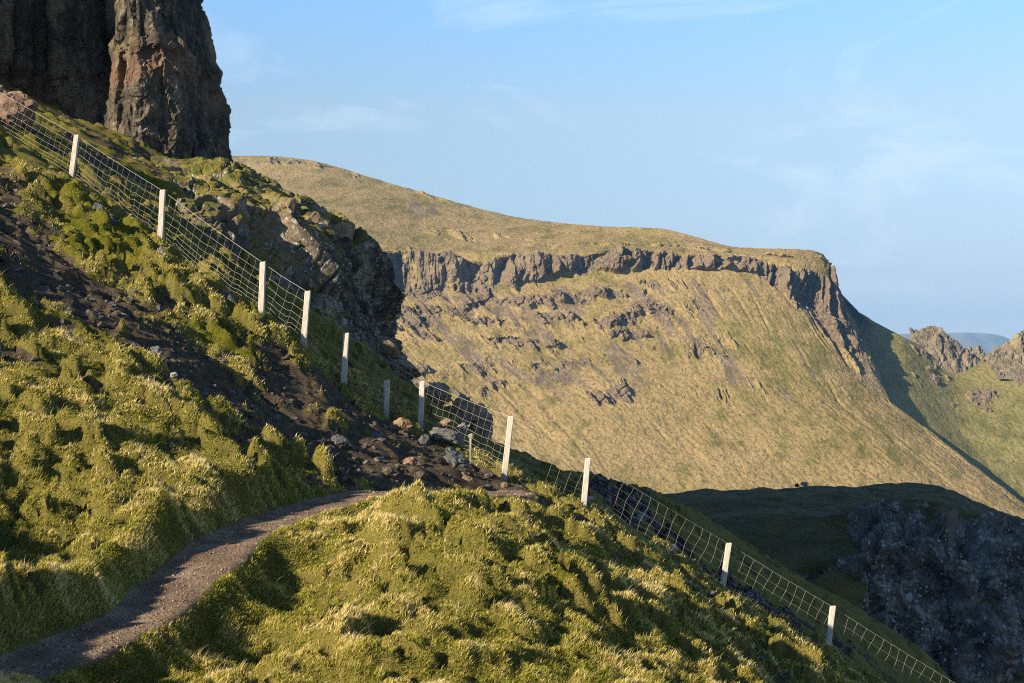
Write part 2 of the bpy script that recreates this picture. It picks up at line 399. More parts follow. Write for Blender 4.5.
hillside = raw_mesh('hillside', V.reshape(-1, 3), grid_faces(len(gy), len(gx), True), 4, M_GROUND,
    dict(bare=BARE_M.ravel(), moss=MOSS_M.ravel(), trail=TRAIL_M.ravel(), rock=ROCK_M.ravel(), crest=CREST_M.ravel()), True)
tag(hillside, kind='structure')
def hz(x, y):
    """height of the built hillside (bilinear in its grid)"""
    x = np.atleast_1d(np.asarray(x, float)); y = np.atleast_1d(np.asarray(y, float))
    i = np.clip(np.searchsorted(gx, x)-1, 0, len(gx)-2); j = np.clip(np.searchsorted(gy, y)-1, 0, len(gy)-2)
    u = np.clip((x-gx[i])/(gx[i+1]-gx[i]), 0, 1); v = np.clip((y-gy[j])/(gy[j+1]-gy[j]), 0, 1)
    return (GZ[j, i]*(1-u)*(1-v)+GZ[j, i+1]*u*(1-v)+GZ[j+1, i]*(1-u)*v+GZ[j+1, i+1]*u*v)
def field(A, x, y):
    i = np.clip(np.searchsorted(gx, x)-1, 0, len(gx)-2); j = np.clip(np.searchsorted(gy, y)-1, 0, len(gy)-2)
    return A[j, i]

# ------------------------------------------------------------------ grass blades
def mat_blades():
    s = NT('grass_blades'); a = s.attr('tint').outputs['Fac']
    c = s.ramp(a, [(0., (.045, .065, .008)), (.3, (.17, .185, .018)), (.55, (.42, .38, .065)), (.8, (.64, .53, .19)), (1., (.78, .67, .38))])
    d = s.n('ShaderNodeBsdfDiffuse'); s.put(d.inputs[0], c)
    t = s.n('ShaderNodeBsdfTranslucent'); s.put(t.inputs[0], c)
    m = s.n('ShaderNodeMixShader'); m.inputs[0].default_value = .45
    s.t.links.new(d.outputs[0], m.inputs[1]); s.t.links.new(t.outputs[0], m.inputs[2]); s.t.links.new(m.outputs[0], s.out.inputs[0])
    return s.m
def blades(n, name, label, ymax=33, hscale=1., long=False):
    x = []; y = []; need = n
    while need > 0:
        yy = 1/(RNG.uniform(1/ymax, 1/11.5, need*4)); xx = RNG.uniform(-.40, .32, need*4)*yy
        g = field(GRASS_M, xx, yy)
        clump = fbm(xx*2.2, yy*2.2, None, 2, 81)
        keep = RNG.random(len(xx)) < g*np.clip(.75+1.3*clump, .45, 1) if not long else RNG.random(len(xx)) < g*np.clip(3*clump-.3, 0.02, 1)
        x.append(xx[keep]); y.append(yy[keep]); need -= keep.sum()
    x = np.concatenate(x)[:n]; y = np.concatenate(y)[:n]; z = hz(x, y)-.01
    straw = np.clip(.42+1.9*fbm(x*.8, y*.8, None, 3, 83)+.9*fbm(x*4, y*4, None, 2, 84)-.35*field(MOSS_M, x, y), 0, 1)
    crest = field(CREST_M, x, y)
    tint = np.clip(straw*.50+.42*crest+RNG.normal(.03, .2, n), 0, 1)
    h = (RNG.uniform(.02, .055, n)*(.5+.4*straw+.8*crest))*hscale*(1-.55*field(MOSS_M, x, y)); w = RNG.uniform(.0035, .008, n)*np.clip(y/18, .8, 1.6)*(.45 if long else 1)
    if long: tint = np.clip(tint+.35, 0, 1)
    az = RNG.uniform(0, 2*np.pi, n); lean = RNG.uniform(.2, .9, n)*h
    # wind and slope lay the blades over to the right and down
    lx = np.cos(az)*lean*.7+.45*h; ly = np.sin(az)*lean*.7-.15*h
    wa = RNG.uniform(0, np.pi, n); wx = np.cos(wa)*w; wy = np.sin(wa)*w
    b0 = np.stack([x-wx, y-wy, z], -1); b1 = np.stack([x+wx, y+wy, z], -1)
    m0 = np.stack([x-wx*.7+lx*.35, y-wy*.7+ly*.35, z+h*.6], -1); m1 = np.stack([x+wx*.7+lx*.35, y+wy*.7+ly*.35, z+h*.6], -1)
    tp = np.stack([x+lx, y+ly, z+h*.95], -1)
    Vv = np.stack([b0, b1, m0, m1, tp], 1).reshape(-1, 3)
    i = np.arange(n)[:, None]*5
    Fc = np.concatenate([i+np.array([[0, 1, 3]]), i+np.array([[0, 3, 2]]), i+np.array([[2, 3, 4]])], 1).reshape(-1, 3)
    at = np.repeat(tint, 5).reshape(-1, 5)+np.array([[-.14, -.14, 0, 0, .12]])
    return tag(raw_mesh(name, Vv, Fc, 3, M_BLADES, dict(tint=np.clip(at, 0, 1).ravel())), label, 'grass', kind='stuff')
M_BLADES = mat_blades()
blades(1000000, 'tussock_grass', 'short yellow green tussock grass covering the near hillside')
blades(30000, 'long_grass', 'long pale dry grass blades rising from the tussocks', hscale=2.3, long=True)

# ------------------------------------------------------------------ loose stones
def ico(sub):
    import bmesh
    bm = bmesh.new(); bmesh.ops.create_icosphere(bm, subdivisions=sub, radius=1)
    v = np.array([q.co[:] for q in bm.verts]); f = np.array([[q.index for q in p.verts] for p in bm.faces]); bm.free()
    return v, f
I1, F1 = ico(1); I2, F2_ = ico(2)
def rot(ax, ay, az):
    cx, sx, cy, sy, cz, sz = np.cos(ax), np.sin(ax), np.cos(ay), np.sin(ay), np.cos(az), np.sin(az)
    return np.array([[1,0,0],[0,cx,-sx],[0,sx,cx]])@np.array([[cy,0,sy],[0,1,0],[-sy,0,cy]])@np.array([[cz,-sz,0],[sz,cz,0],[0,0,1]])
def mat_stone(name, c1, c2, lichen=.4, k=4., attr=False):
    s = NT(name)
    if attr:
        a = s.attr('tint').outputs['Fac']; c = s.ramp(a, [(0., c1), (.6, c2), (.8, (.085, .09, .10)), (1., (.15, .135, .12))] if name == 'scree_stone' else [(0., c1), (.7, c2), (1., tuple(min(1, q*2.0) for q in c2))])
        s2 = s.mix(s.ramp(s.noise(s.pos(), 30, 4), [(.35, .5), (.6, 0.)]), c, tuple(q*.5 for q in c1))
        return s.finish(s2, .9, None, .2)
    v = s.pos()
    c, fine = rock_colour(s, v, k, tuple(q*.6 for q in c1), c1, c2, lichen, 1.2)
    return s.finish(c, .88, s.bump(s.noise(v, 4*k, 6, .7), .8, .02), .25)
def pebbles(name, n, label, pick, smin, smax, mat):
    x = []; y = []; need = n
    while need > 0:
        yy = 1/(RNG.uniform(1/50, 1/11.5, need*6)); xx = RNG.uniform(-.42, .32, need*6)*yy
        k = RNG.random(len(xx)) < pick(xx, yy); x.append(xx[k]); y.append(yy[k]); need -= k.sum()
    x = np.concatenate(x)[:n]; y = np.concatenate(y)[:n]
    r = smin*(smax/smin)**(RNG.random(n)**2.2)
    z = hz(x, y)+r*.10
    var = []
    for k in range(24):
        d = I1*(1+.35*RNG.normal(size=(len(I1), 1))*.6)
        d = d*np.array([1, RNG.uniform(.6, 1), RNG.uniform(.35, .75)])@rot(*RNG.uniform(-.6, .6, 2), RNG.uniform(0, 6.3)).T
        var.append(d)
    var = np.array(var); w = RNG.integers(0, 24, n)
    Vv = (var[w]*r[:, None, None]+np.stack([x, y, z], -1)[:, None]).reshape(-1, 3)
    Fc = (F1[None]+(np.arange(n)*len(I1))[:, None, None]).reshape(-1, 3)
    return tag(raw_mesh(name, Vv, Fc, 3, mat, dict(tint=np.repeat(RNG.random(n), len(I1)))), label, name.replace('_', ' '), kind='stuff')
M_SCREE = mat_stone('scree_stone', (.04, .034, .026), (.10, .085, .065), attr=True)
M_GRAVEL = mat_stone('path_gravel', (.11, .075, .05), (.22, .16, .115), attr=True)
pebbles('scree', 4200, 'loose dark basalt scree and small stones in the gully', lambda x, y: field(BARE_M, x, y)*.9+.012*(y > 24)+.05*(y > 34)*(x > -3), .012, .11, M_SCREE)
pebbles('gravel', 7000, 'brown gravel scattered on the worn footpath', lambda x, y: field(TRAIL_M, x, y)*ss(1, .2, 0*x), .004, .022, M_GRAVEL)

def boulder(px, py, Y, w, h, d, label, mat, seed, name='boulder', cat='boulder', group=None, rx=0., ry=0., rz=0., sub=4, sink=.25, rough=1., snap=False):
    """a broken rock; w, h in frame pixels at its distance, d depth as a fraction of its width"""
    v, f = ICO[sub]
    v = v.copy(); p = v*1.6+seed*7.3
    # cut by random planes: flat fractured sides
    rg = np.random.default_rng(seed)
    for _ in range(14):
        nn = rg.normal(size=3); nn /= np.linalg.norm(nn); c = rg.uniform(.62, .9)
        t = v@nn; v = v-np.maximum(t-c, 0)[:, None]*nn
    n = v/np.linalg.norm(v, axis=1, keepdims=True)
    v = v+n*(blocks(p, (.9, .9, .9), seed)*.13*rough+blocks(p, (.4, .4, .4), seed+3)*.055*rough+fbm(p[:, 0]*2, p[:, 1]*2, p[:, 2]*2, 4, seed)*.14*rough)[:, None]
    v = v@rot(rg.uniform(-.4, .4), rg.uniform(-.4, .4), rg.uniform(0, 6)).T
    v = v/np.abs(v).max(0)
    s = Y/F; v = v*np.array([w*s*.5, w*s*.5*d, h*s*.5])@rot(rx, ry, rz).T
    c = P(px, py, Y)
    if snap: c[2] = hz(c[0], c[1])[0]+h*s*.2
    base = c+np.array([0, 0, -h*s*.5])
    o = raw_mesh(name, v+c, f, 3, mat, dict(grass=np.zeros(len(v))), False, origin=base)
    return tag(o, label, cat, group)
ICO = {3: ico(3), 4: ico(4), 5: ico(5)}
M_B_GREY = mat_stone('grey_stone', (.14, .14, .14), (.26, .25, .22), .5)
M_B_BLUE = mat_stone('slate_stone', (.085, .095, .11), (.15, .16, .17), .5)
M_B_TAN = mat_stone('tan_stone', (.22, .15, .08), (.34, .22, .12), .25)
M_B_RED = mat_stone('reddish_stone', (.26, .16, .11), (.36, .22, .14), .3)
M_B_DARK = mat_stone('dark_stone', (.05, .047, .045), (.09, .075, .06), .9, 2.)
M_B_WHITE = mat_stone('pale_stone', (.42, .41, .38), (.55, .52, .47), .2)
BL = [
 (12,112,36.6,52,54,.8,'large reddish boulder at the left frame edge behind the wire fence',M_B_RED,101,dict(ry=.25)),
 (-10,100,37.2,40,40,.9,'tan block wedged against the large reddish boulder at the frame edge',M_B_TAN,131,dict()),
 (8,261,27.6,34,16,.8,'grey boulder in the dark gully at the left frame edge',M_B_BLUE,102,dict(ry=.3)),
 (70,186,33,26,13,.8,'rusty topped stone at the foot of the uppermost fence post',M_B_RED,103,dict(ry=.1)),
 (58,204,32.5,10,26,.7,'narrow upright slab below the rusty topped stone',M_B_GREY,104,dict(ry=-.5)),
 (99,212,31.8,12,22,.6,'pale grey leaning slab left of the second fence post',M_B_GREY,105,dict(ry=-.5)),
 (111,221,31.6,14,16,.6,'blue grey slab just right of the leaning pale slab',M_B_BLUE,106,dict(ry=-.6)),
 (88,248,30.5,9,10,.7,'small pointed grey stone in the moss left of the second post',M_B_GREY,107,dict()),
 (86,285,28.4,30,9,.7,'flat grey stone lying in the upper gully',M_B_GREY,108,dict(ry=.35)),
 (161,256,31.2,11,20,.8,'pale stone packed under the second fence post',M_B_GREY,109,dict()),
 (174,375,24.2,9,6,.8,'small white stone alone on the dark gully slope',M_B_WHITE,110,dict()),
 (228,298,30.6,26,12,.7,'blue grey slab left of the third fence post',M_B_BLUE,111,dict(ry=.45)),
 (207,293,30.4,16,22,.7,'dark pointed rock beside the blue grey slab',M_B_DARK,112,dict(ry=.5)),
 (156,352,25.8,16,14,.8,'grey rounded rock half buried in the gully',M_B_BLUE,113,dict()),
 (400,427,29.6,26,20,.8,'brown block below the short fence post',M_B_TAN,115,dict(ry=.1)),
 (424,440,29.3,13,13,.8,'tan block beside the brown block under the fence',M_B_GREY,116,dict()),
 (445,425,31.2,22,13,.9,'yellow brown stone resting behind the long pale slab',M_B_TAN,117,dict(ry=-.4)),
 (446,436,30.3,40,15,.7,'long pale grey slab lying below the fence',M_B_GREY,118,dict(ry=.22)),
 (456,458,28.4,36,17,.7,'blue grey pointed slab in the rubble below the fence',M_B_BLUE,119,dict(ry=.75)),
 (462,429,31.6,12,14,.8,'small grey stone right of the yellow brown stone',M_B_GREY,120,dict()),
 (467,478,27.0,14,6,.8,'small tan flat stone above the bare track',M_B_TAN,121,dict(ry=.3)),
 (505,487,27.6,10,10,.9,'small orange topped rock at the foot of the tall fence post',M_B_RED,122,dict()),
 (375,440,28,24,17,.8,'blue grey block in shade on the scree',M_B_BLUE,123,dict(ry=.3)),
 (340,441,26.6,20,12,.8,'dark block low in the scree gully',M_B_BLUE,124,dict(ry=.3)),
 (410,462,27.0,15,11,.8,'reddish dark stone in the scree',M_B_RED,125,dict()),
 (664,544,33.0,16,8,.8,'orange stone showing through the fence netting',M_B_TAN,126,dict(ry=.15)),
 (674,548,33.4,8,8,.8,'white stone next to the orange stone behind the netting',M_B_WHITE,127,dict()),
 (697,584,30.6,9,7,.8,'small orange stone left of the second lowest post',M_B_TAN,128,dict()),
 (686,586,30.4,10,5,.8,'flat orange stone beside the small orange stone',M_B_TAN,129,dict()),
 (786,663,24.6,22,10,.7,'pale stone in the turf near the lowest post',M_B_GREY,130,dict(ry=.5)),
 (513,505,24.6,8,5,.8,'small pale stone on the turf bank crest',M_B_GREY,132,dict()),
 (549,519,24.8,9,6,.8,'blue grey stone in the turf left of the sixth post',M_B_BLUE,133,dict()),
 (590,499,33.5,10,6,.8,'small white stone in shade behind the fence',M_B_WHITE,134,dict()),
 (640,518,36,18,14,.8,'dark blue rock in the shaded gully behind the fence',M_B_BLUE,135,dict()),
 (500,222,1,1,1,1,None,None,0,None),
]
for b in BL:
    if b[6] is None: continue
    q_ = list(b[:6]); q_[2] -= .5 if 120 < q_[0] < 520 else .2
    boulder(*q_, b[6], b[7], b[8], sub=4, **b[9])
# big rocks standing on the edge between the fence and the far hill
M_CRAGLET = mat_rock('lichened_basalt', 2.0, dark=(.11, .10, .09), mid=(.32, .27, .21), warm=(.42, .31, .19), lichen=1., grass=0, bd=.04)
boulder(397,366,38.5,52,34,.8,'dark rock ledge below the end of the rocky outcrop',M_CRAGLET,201,'rock','rock',sub=5,ry=.55,rough=1.4)
boulder(391,350,36.6,28,15,.6,'tan wedge of rock perched on the dark ledge',M_B_TAN,202,'rock','rock',ry=.6,sub=4)
boulder(438,393,38.2,32,25,.9,'black rounded rock with white lichen behind the fence',M_CRAGLET,203,'rock','rock',sub=5,ry=.4,rough=1.3)
boulder(463,412,38.4,34,34,.9,'grey jagged rock between the black rock and the blunt one',M_CRAGLET,204,'rock','rock',sub=5,ry=.5,rough=1.5)
boulder(482,424,38.6,28,48,.9,'blunt brown topped rock standing against the sunlit far slope',M_CRAGLET,205,'rock','rock',sub=5,rough=1.5)

# ------------------------------------------------------------------ rocky outcrop (the shaded crag behind the fence)
def crag_mesh(name, G, mat, sizes, amps, seed, label, cat, up_grass=(.6, .85), smooth=False, mask=None, kind=None, extra=None, flip=False):
    n = grid_normals(G)
    d = 0
    for i, (s, a) in enumerate(zip(sizes, amps)): d = d+a*blocks(G, s, seed+i*5)
    d = d+amps[-1]*.8*fbm(G[..., 0]*3, G[..., 1]*3, G[..., 2]*3, 3, seed)
    if mask is not None: d = d*mask
    H = G+n*d[..., None]
    n2 = grid_normals(H); nb = n*.5+n2*.5
    g = ss(up_grass[0], up_grass[1], np.abs(nb[..., 2])+.25*fbm(G[..., 0]*.6, G[..., 1]*.6, G[..., 2]*.6, 3, seed+3))
    at = dict(grass=g.ravel()); 
    if extra: at.update({k: v.ravel() for k, v in extra.items()})
    o = raw_mesh(name, H.reshape(-1, 3), grid_faces(*G.shape[:2], flip), 4, mat, at, smooth)
    return tag(o, label, cat, kind=kind), H, g
OC = [[P(*a) for a in c] for c in [
 [(120,190,54),(150,160,44),(160,196,39),(165,212,37.4),(165,250,35.5)],
 [(190,195,56),(226,160,45),(205,206,38.6),(212,238,37),(215,292,35)],
 [(230,220,56),(266,180,45.5),(238,211,39.5),(246,252,37.4),(250,316,35.6)],
 [(280,245,56),(310,200,46.5),(286,222,41),(291,272,38.8),(296,345,36.3)],
 [(320,280,56),(346,228,47),(330,242,42.6),(338,300,40.4),(343,372,38.0)],
 [(345,300,56),(367,246,47.5),(359,258,44),(369,312,42),(374,390,40)],
 [(365,330,56),(378,266,48),(381,284,45.5),(387,325,44),(391,398,42)],
 [(370,360,58),(376,290,53),(380,312,51),(386,350,50),(390,420,48)],
]]
G, t, u = loft(OC, [110, 110, 120, 130, 90, 80, 30], [40, 190, 110, 130])
M_OUT = mat_rock('outcrop_basalt', 1.6, mid=(.19, .155, .115), warm=(.34, .25, .14), lichen=.95, grass=1, bd=.06, turf=((.09, .10, .014), (.20, .16, .045)))
m = ss(0, .3, t)[:, None]*np.ones(len(u))[None]
crag_mesh('rocky_outcrop', G, M_OUT, [(2.7, 2.7, 4.2), (1.15, 1.15, 1.9), (.42, .42, .55)], [.60, .24, .09], 301,
    'broken rocky outcrop with mossy top and shaded lichened face behind the fence', 'outcrop', (.52, .74), mask=(.7+.45*ss(1.5, 2.1, t))[:, None]*m+.0*m)

# ------------------------------------------------------------------ the great rock tower
FP = np.array([(-40,60),(-35,50),(-30,44.8),(-21.5,44.6),(-19.3,46),(-18.3,49.5),(-17,51.6),(-15.6,52.6),(-14,52.6),(-13.1,51.4),(-13.0,49.1),(-12.5,48.1),(-11.8,47.8),(-11.1,48.3),(-10.5,49.6),(-10.15,51.5),(-10.7,54.5),(-12.9,60),(-16.8,75),(-20.5,90),(-25,105),(-34,114),(-60,112),(-64,80)], float)
uu = np.concatenate([np.linspace(i, i+1, n, endpoint=False) for i, n in enumerate([6,8,20,12,16,20,24,24,40,46,34,30,30,30,36,26,16,24,20,16,14,14,14])]+[[len(FP)-1.0]])
fp = catmull(FP, uu)
zr = np.concatenate([np.linspace(3, 15, 250), np.linspace(15.3, 30, 40), np.linspace(31.5, 46, 12)])
ZZ = np.repeat(zr[:, None], len(fp), 1)
XX = np.repeat(fp[None, :, 0], len(zr), 0); YY = np.repeat(fp[None, :, 1], len(zr), 0)
taper = np.clip((ZZ-6.4), 0, 40); taper = np.where(taper < 6, taper*.16, .96+(taper-6)*.10)
side = ss(-13, -9.6, XX)*ss(75, 52, YY)
XX = XX-taper*side; YY = YY+np.clip(ZZ-6.4, 0, 40)*.06*ss(-25, -20, XX)
# upright ribs and hollows, horizontal ledge across the buttress
rib = -.5*np.clip(.12-np.abs(perlin(XX*.75, YY*.75, ZZ*.07, 409)), 0, 1)/.12+.85*fbm(XX*.6, YY*.6, ZZ*.10, 3, 401)+.30*fbm(XX*1.6, YY*1.6, ZZ*.5, 3, 405)
led = .18*np.exp(-((ZZ-10.0+.3*perlin(XX, YY, None, 403))/.25)**2)
G = np.stack([XX, YY, ZZ], -1)
n = grid_normals(G); cen = np.array([-28., 72.]); sgn = np.sign((n[..., 0]*(XX-cen[0])+n[..., 1]*(YY-cen[1])).mean())
G = G+n*sgn*(rib+led)[..., None]
if sgn < 0: G = G[:, ::-1]
top = np.stack([np.full(G.shape[1], -30.), np.full(G.shape[1], 76.), np.full(G.shape[1], 50.)], -1)
G = np.concatenate([G, (G[-1]*.5+top*.5)[None], top[None]], 0)
G = G[::-1]
M_TOW = mat_rock('tower_basalt', 1.1, dark=(.035, .03, .027), mid=(.19, .15, .085), warm=(.30, .235, .12), lichen=.45, grass=1, lscale=1.5, bd=.06, red=1)
crag_mesh('rock_tower', G, M_TOW, [(1.7, 1.7, 3.4), (.65, .65, 1.0), (.25, .25, .32)], [.17, .10, .045], 411,
    'towering dark basalt crag with one sunlit buttress at the upper left', 'crag', (.8, .95), flip=False)

# ------------------------------------------------------------------ shaded knoll on the right
KN = [
 [(560,520,165),(560,500,126),(560,522,110),(560,600,98),(560,790,92)],
 [(664,512,168),(664,494,128),(680,517,112),(715,590,99),(730,800,90)],
 [(753,508,170),(753,489.5,130),(772,517,110),(815,580,99),(845,800,90)],
 [(806,503,170),(806,486,130),(848,520,108),(868,556,101),(925,820,92)],
 [(850,503,170),(850,485,130),(878,508,112),(888,535,104),(950,830,94)],
 [(885,502,170),(885,485,130),(905,510,112),(920,532,106),(980,830,94)],
 [(927,504,168),(927,487,128),(945,512,110),(955,535,106),(1000,830,95)],
 [(984,520,160),(984,504,122),(992,522,113),(1000,545,108),(1030,840,97)],
 [(1024,535,150),(1026,517,118),(1037,532,112),(1046,555,108),(1080,840,98)],
 [(1100,600,140),(1100,560,112),(1110,580,108),(1120,610,104),(1150,880,98)],
 [(1180,700,140),(1180,640,112),(1190,670,108),(1200,720,104),(1230,900,100)],
]
KC = []
for c in KN:
    w = [P(*a) for a in c]; top = w[0].copy(); top[2] = -60; bot = w[-1].copy(); bot[2] = -80; bot[1] -= 15
    KC.append([top]+w+[bot])
G, t, u = loft(KC, [50, 80, 80, 70, 70, 70, 70, 70, 50, 20], [6, 20, 100, 90, 300, 10])
cliffness = ss(2.2, 3.9, u)[None]*ss(2.75, 3.1, t)[:, None]
cl2 = ss(2.6, 3.0, t)[:, None]*ss(.2, .34, fbm(G[..., 0]*.12, G[..., 1]*.12, G[..., 2]*.12, 3, 505)+.2*ss(1.5, 3, u)[None])*(t < 6)[:, None]
rockm = np.clip(np.maximum(cliffness, cl2*.9), 0, 1)
n = grid_normals(G)
G = G+n*(1.0*fbm(G[..., 0]*.12, G[..., 1]*.12, G[..., 2]*.12, 4, 501))[..., None]*ss(1.1, 2, t)[:, None, None]
G[..., 2] += (.16*fbm(G[..., 0]*.9, G[..., 1]*.9, None, 3, 503)+.30*fbm(G[..., 0]*.3, G[..., 1]*.2, None, 3, 504))*ss(0, 1, t)[:, None]
n = grid_normals(G)
d = rockm*(1.0*blocks(G, (3.2, 3.2, 5.5), 511)+2.6*blocks(G, (8, 8, 15), 517)-2.2*np.clip(.10-np.abs(perlin(G[..., 0]*.10, G[..., 1]*.10, G[..., 2]*.03, 519)), 0, 1)/.10+.55*blocks(G, (1.3, 1.3, 2.0), 512)+.22*blocks(G, (.55, .55, .7), 513))
G = G+n*d[..., None]
M_KN = mat_rock('knoll_turf_and_rock', .55, dark=(.018, .018, .02), mid=(.24, .24, .225), warm=(.17, .155, .13), lichen=1., grass=1, lscale=.8, bd=.15, turf=((.05, .055, .012), (.105, .085, .025)))
tag(raw_mesh('knoll', G.reshape(-1, 3), grid_faces(*G.shape[:2]), 4, M_KN, dict(grass=np.clip(1-rockm*1.3+.5*ss(.75, .9, np.abs(grid_normals(G)[..., 2])), 0, 1).ravel())), kind='structure')
boulder(805,484,129.5,9,5,.9,'white boulder on the crest of the shaded knoll',M_B_WHITE,210)
boulder(797,485.5,129.5,5,4,.9,'dark boulder next to the white boulder on the knoll crest',M_B_DARK,211)

# ------------------------------------------------------------------ far hill with its cliff band
FH = [  # skyline, upper slope, cliff top, cliff foot, mid slope, lower slope
 [(60,178,1300),(110,215,1150),(180,262,985),(180,300,970),(260,400,835),(400,570,690)],
 [(225,156,1280),(250,200,1130),(300,252,965),(300,292,950),(400,400,822),(520,565,690)],
 [(310,160,1250),(330,200,1110),(370,247,945),(372,290,932),(470,400,815),(590,560,690)],
 [(400,186,1180),(415,212,1080),(440,252,935),(442,290,922),(550,400,806),(670,560,690)],
 [(510,216,1080),(520,230,1010),(540,252,925),(542,282,912),(640,400,800),(770,560,690)],
 [(600,226,1000),(615,236,960),(640,248,912),(642,277,900),(720,400,795),(860,560,690)],
 [(665,229,960),(672,240,935),(690,254,908),(694,275,896),(780,400,790),(935,560,690)],
 [(730,246,930),(738,250,915),(752,257,902),(752,278,890),(828,400,790),(1010,560,692)],
 [(790,249,912),(792,254,906),(798,260,898),(792,296,876),(862,400,800),(1085,562,700)],
 [(815,251,912),(820,256,908),(824,262,902),(818,312,878),(880,402,806),(1120,580,705)],
 [(824,255,930),(828,262,920),(832,275,912),(856,320,893),(892,404,820),(1145,598,712)],
 [(815,262,990),(818,275,985),(820,290,980),(840,330,985),(868,430,900),(1060,620,800)],
]
FC = []
for c in FH:
    w = [P(*a) for a in c]; b = w[0]+np.array([0, 420, -25]); b2 = w[0]+np.array([0, 900, -260]); FC.append([b2, b]+w)
G, t, u = loft(FC, [40, 130, 120, 130, 150, 130, 90, 90, 80, 50, 50, 20], [6, 14, 110, 90, 110, 230, 170])
FG0 = G.copy()
T = t[:, None]; U = u[None]
n = grid_normals(G)
# cliff mask: band between rows 4 and 5, patchy broken bands beneath it on the left
wob = .16*fbm(U*6+0*T, 0*U+0*T+3, None, 4, 601)
strong = np.clip(.60+1.3*fbm(U*1.3+0*T, 0*U+0*T, None, 2, 661)+.6*ss(7, 8, U)+.3*ss(2.5, 1.8, U), 0, 1)
thin = ss(3.3, 4.6, U)*ss(7.6, 6.8, U)*.8
cliff = ss(3.90, 4.04, T+wob+.5*(.35-strong)*(U < 9.3))*ss(5.12-.42*thin, 5.02-.42*thin, T+wob*2.2)*ss(-.62, -.35, fbm(U*5+0*T, 2*T+0*U, None, 3, 662)*1.4+.9*strong-.55)
br = fbm(G[..., 0]*.012, G[..., 1]*.006, G[..., 2]*.03, 4, 603)
patch = np.clip(ss(-.06, .10, br)*ss(5.02, 5.1, T)*ss(6.3, 5.5, T)*ss(6.2, 4., U+0*T), 0, 1)
tiers = 0
for k, tt in enumerate((5.16, 5.30, 5.48, 5.70, 5.92)):
    l = tt+.26*fbm(U*1.3+0*T, k*5+0*U+0*T, None, 4, 605+k)+.03*(U-3)*((k % 3)-1)
    tiers = np.maximum(tiers, ss(l-.05, l-.01, T)*ss(l+.10, l+.02, T+.09*fbm(U*9+0*T, T*6, None, 2, 681+k))*ss(-.17+.05*k, -.02+.05*k, fbm(U*1.6+.6*T, k*7+1.5*T+0*U, None, 5, 609, .65)))
tiers = tiers*ss(6.4, 4.8, U+0*T)
upper = ss(2.03, 2.08, T)*ss(2.22, 2.15, T)*ss(4.0, 2.4, U)*ss(-.05, .1, fbm(U*5+0*T, T*3+0*U, None, 3, 611))
upper2 = ss(3.3, 3.4, T)*ss(3.8, 3.5, T)*ss(-.0, .15, fbm(U*3+0*T, T*3, None, 3, 613))*ss(2.5, 4, U)*.6
arete = ss(8.0, 9.0, U)*ss(5.0, 5.1, T)*ss(5.75, 5.15, T+.25*fbm(U*5+0*T, T*4, None, 3, 671))
rock = np.clip(np.maximum.reduce([cliff, tiers, upper, upper2*.8, arete*ss(-.05, .1, br)]), 0, 1)
# gullies run down the slope (along t at constant u)
gul = (1-np.abs(perlin(U*4.2+.5*perlin(U*2, T*1.5+0*U, None, 620), T*1.1+0*U, None, 621)+.12*perlin(U*9, T*5+0*U, None, 622))*2.4)
d = -.7*ss(.35, 1., gul)*ss(4.9, 5.4, T)*ss(7.0, 6.0, T)*ss(-.1, .25, fbm(U*1.1+0*T, T*.9+0*U, None, 3, 663))
d = d+5*fbm(G[..., 0]*.010, G[..., 1]*.010, G[..., 2]*.010, 4, 623)*ss(2.0, 2.6, T)+.45*fbm(U*11+.8*T, T*9-3*U, None, 3, 629)*ss(5, 5.3, T)+.5*fbm(G[..., 0]*.05, G[..., 1]*.03, G[..., 2]*.05, 3, 625)
bk = 6.0*blocks(G, (15, 22, 40), 631)+4.2*blocks(G, (7, 10, 16), 632)+2.0*blocks(G, (3, 4, 5), 633)
flut = 24.0*fbm(U*3.4+.9*perlin(U*1.7, 0*U, None, 645)+.5*T, T*.5+0*U, None, 2, 641)+5.0*fbm(U*16+0*T, T*1.2+0*U, None, 3, 640)
d = d+rock*(bk*.62+flut+1.5)
d = d+patch*(1.1*blocks(G, (6, 9, 8), 635)+.6)
d = d+(1-rock)*(.38*fbm(G[..., 0]*.5, G[..., 1]*.22, G[..., 2]*.5, 3, 627)+.5*fbm(G[..., 0]*.12, G[..., 1]*.06, G[..., 2]*.12, 3, 628))
d = d*(.25+.75*ss(10.4, 9.3, U))
nn = n*.75+np.array([0, -.25, 0.]); nn /= np.linalg.norm(nn, axis=-1, keepdims=True)
if n[..., 2].mean() < 0: raise SystemExit('normals')
G = G+np.where(rock[..., None] > .3, nn*0+np.array([.1, -.95, .15]), n)*d[..., None]*(T[..., None] > 0)
scree = np.clip(.55*patch+.62*ss(.02, .20, fbm(U*1.4+7+.5*T, T*1.6+0*U-.5*U, None, 5, 691))*ss(5, 5.1, T)*ss(6.3, 5.7, T)*ss(7.5, 5.5, U)+.75*ss(5.0, 5.06, T)*ss(5.5, 5.15, T)*ss(.05, .3, fbm(U*4+0*T, T*.8, None, 3, 651))+.5*ss(8., 9.5, U)*ss(5.0, 5.1, T)*ss(6.1, 5.8, T)
   +.8*ss(2.35, 2.5, T)*ss(3.3, 3.0, T)*ss(.12, .25, fbm(U*2.2+0*T+5, T*.9+0*U, None, 3, 655))*ss(4, 3, U)
   +.5*ss(.42, .6, gul)*ss(.1, .25, fbm(U*3+0*T, T*2.+0*U, None, 2, 657))*ss(5, 5.2, T)*ss(6.2, 5.9, T), 0, 1)
M_FAR = mat_far('moor_slope')
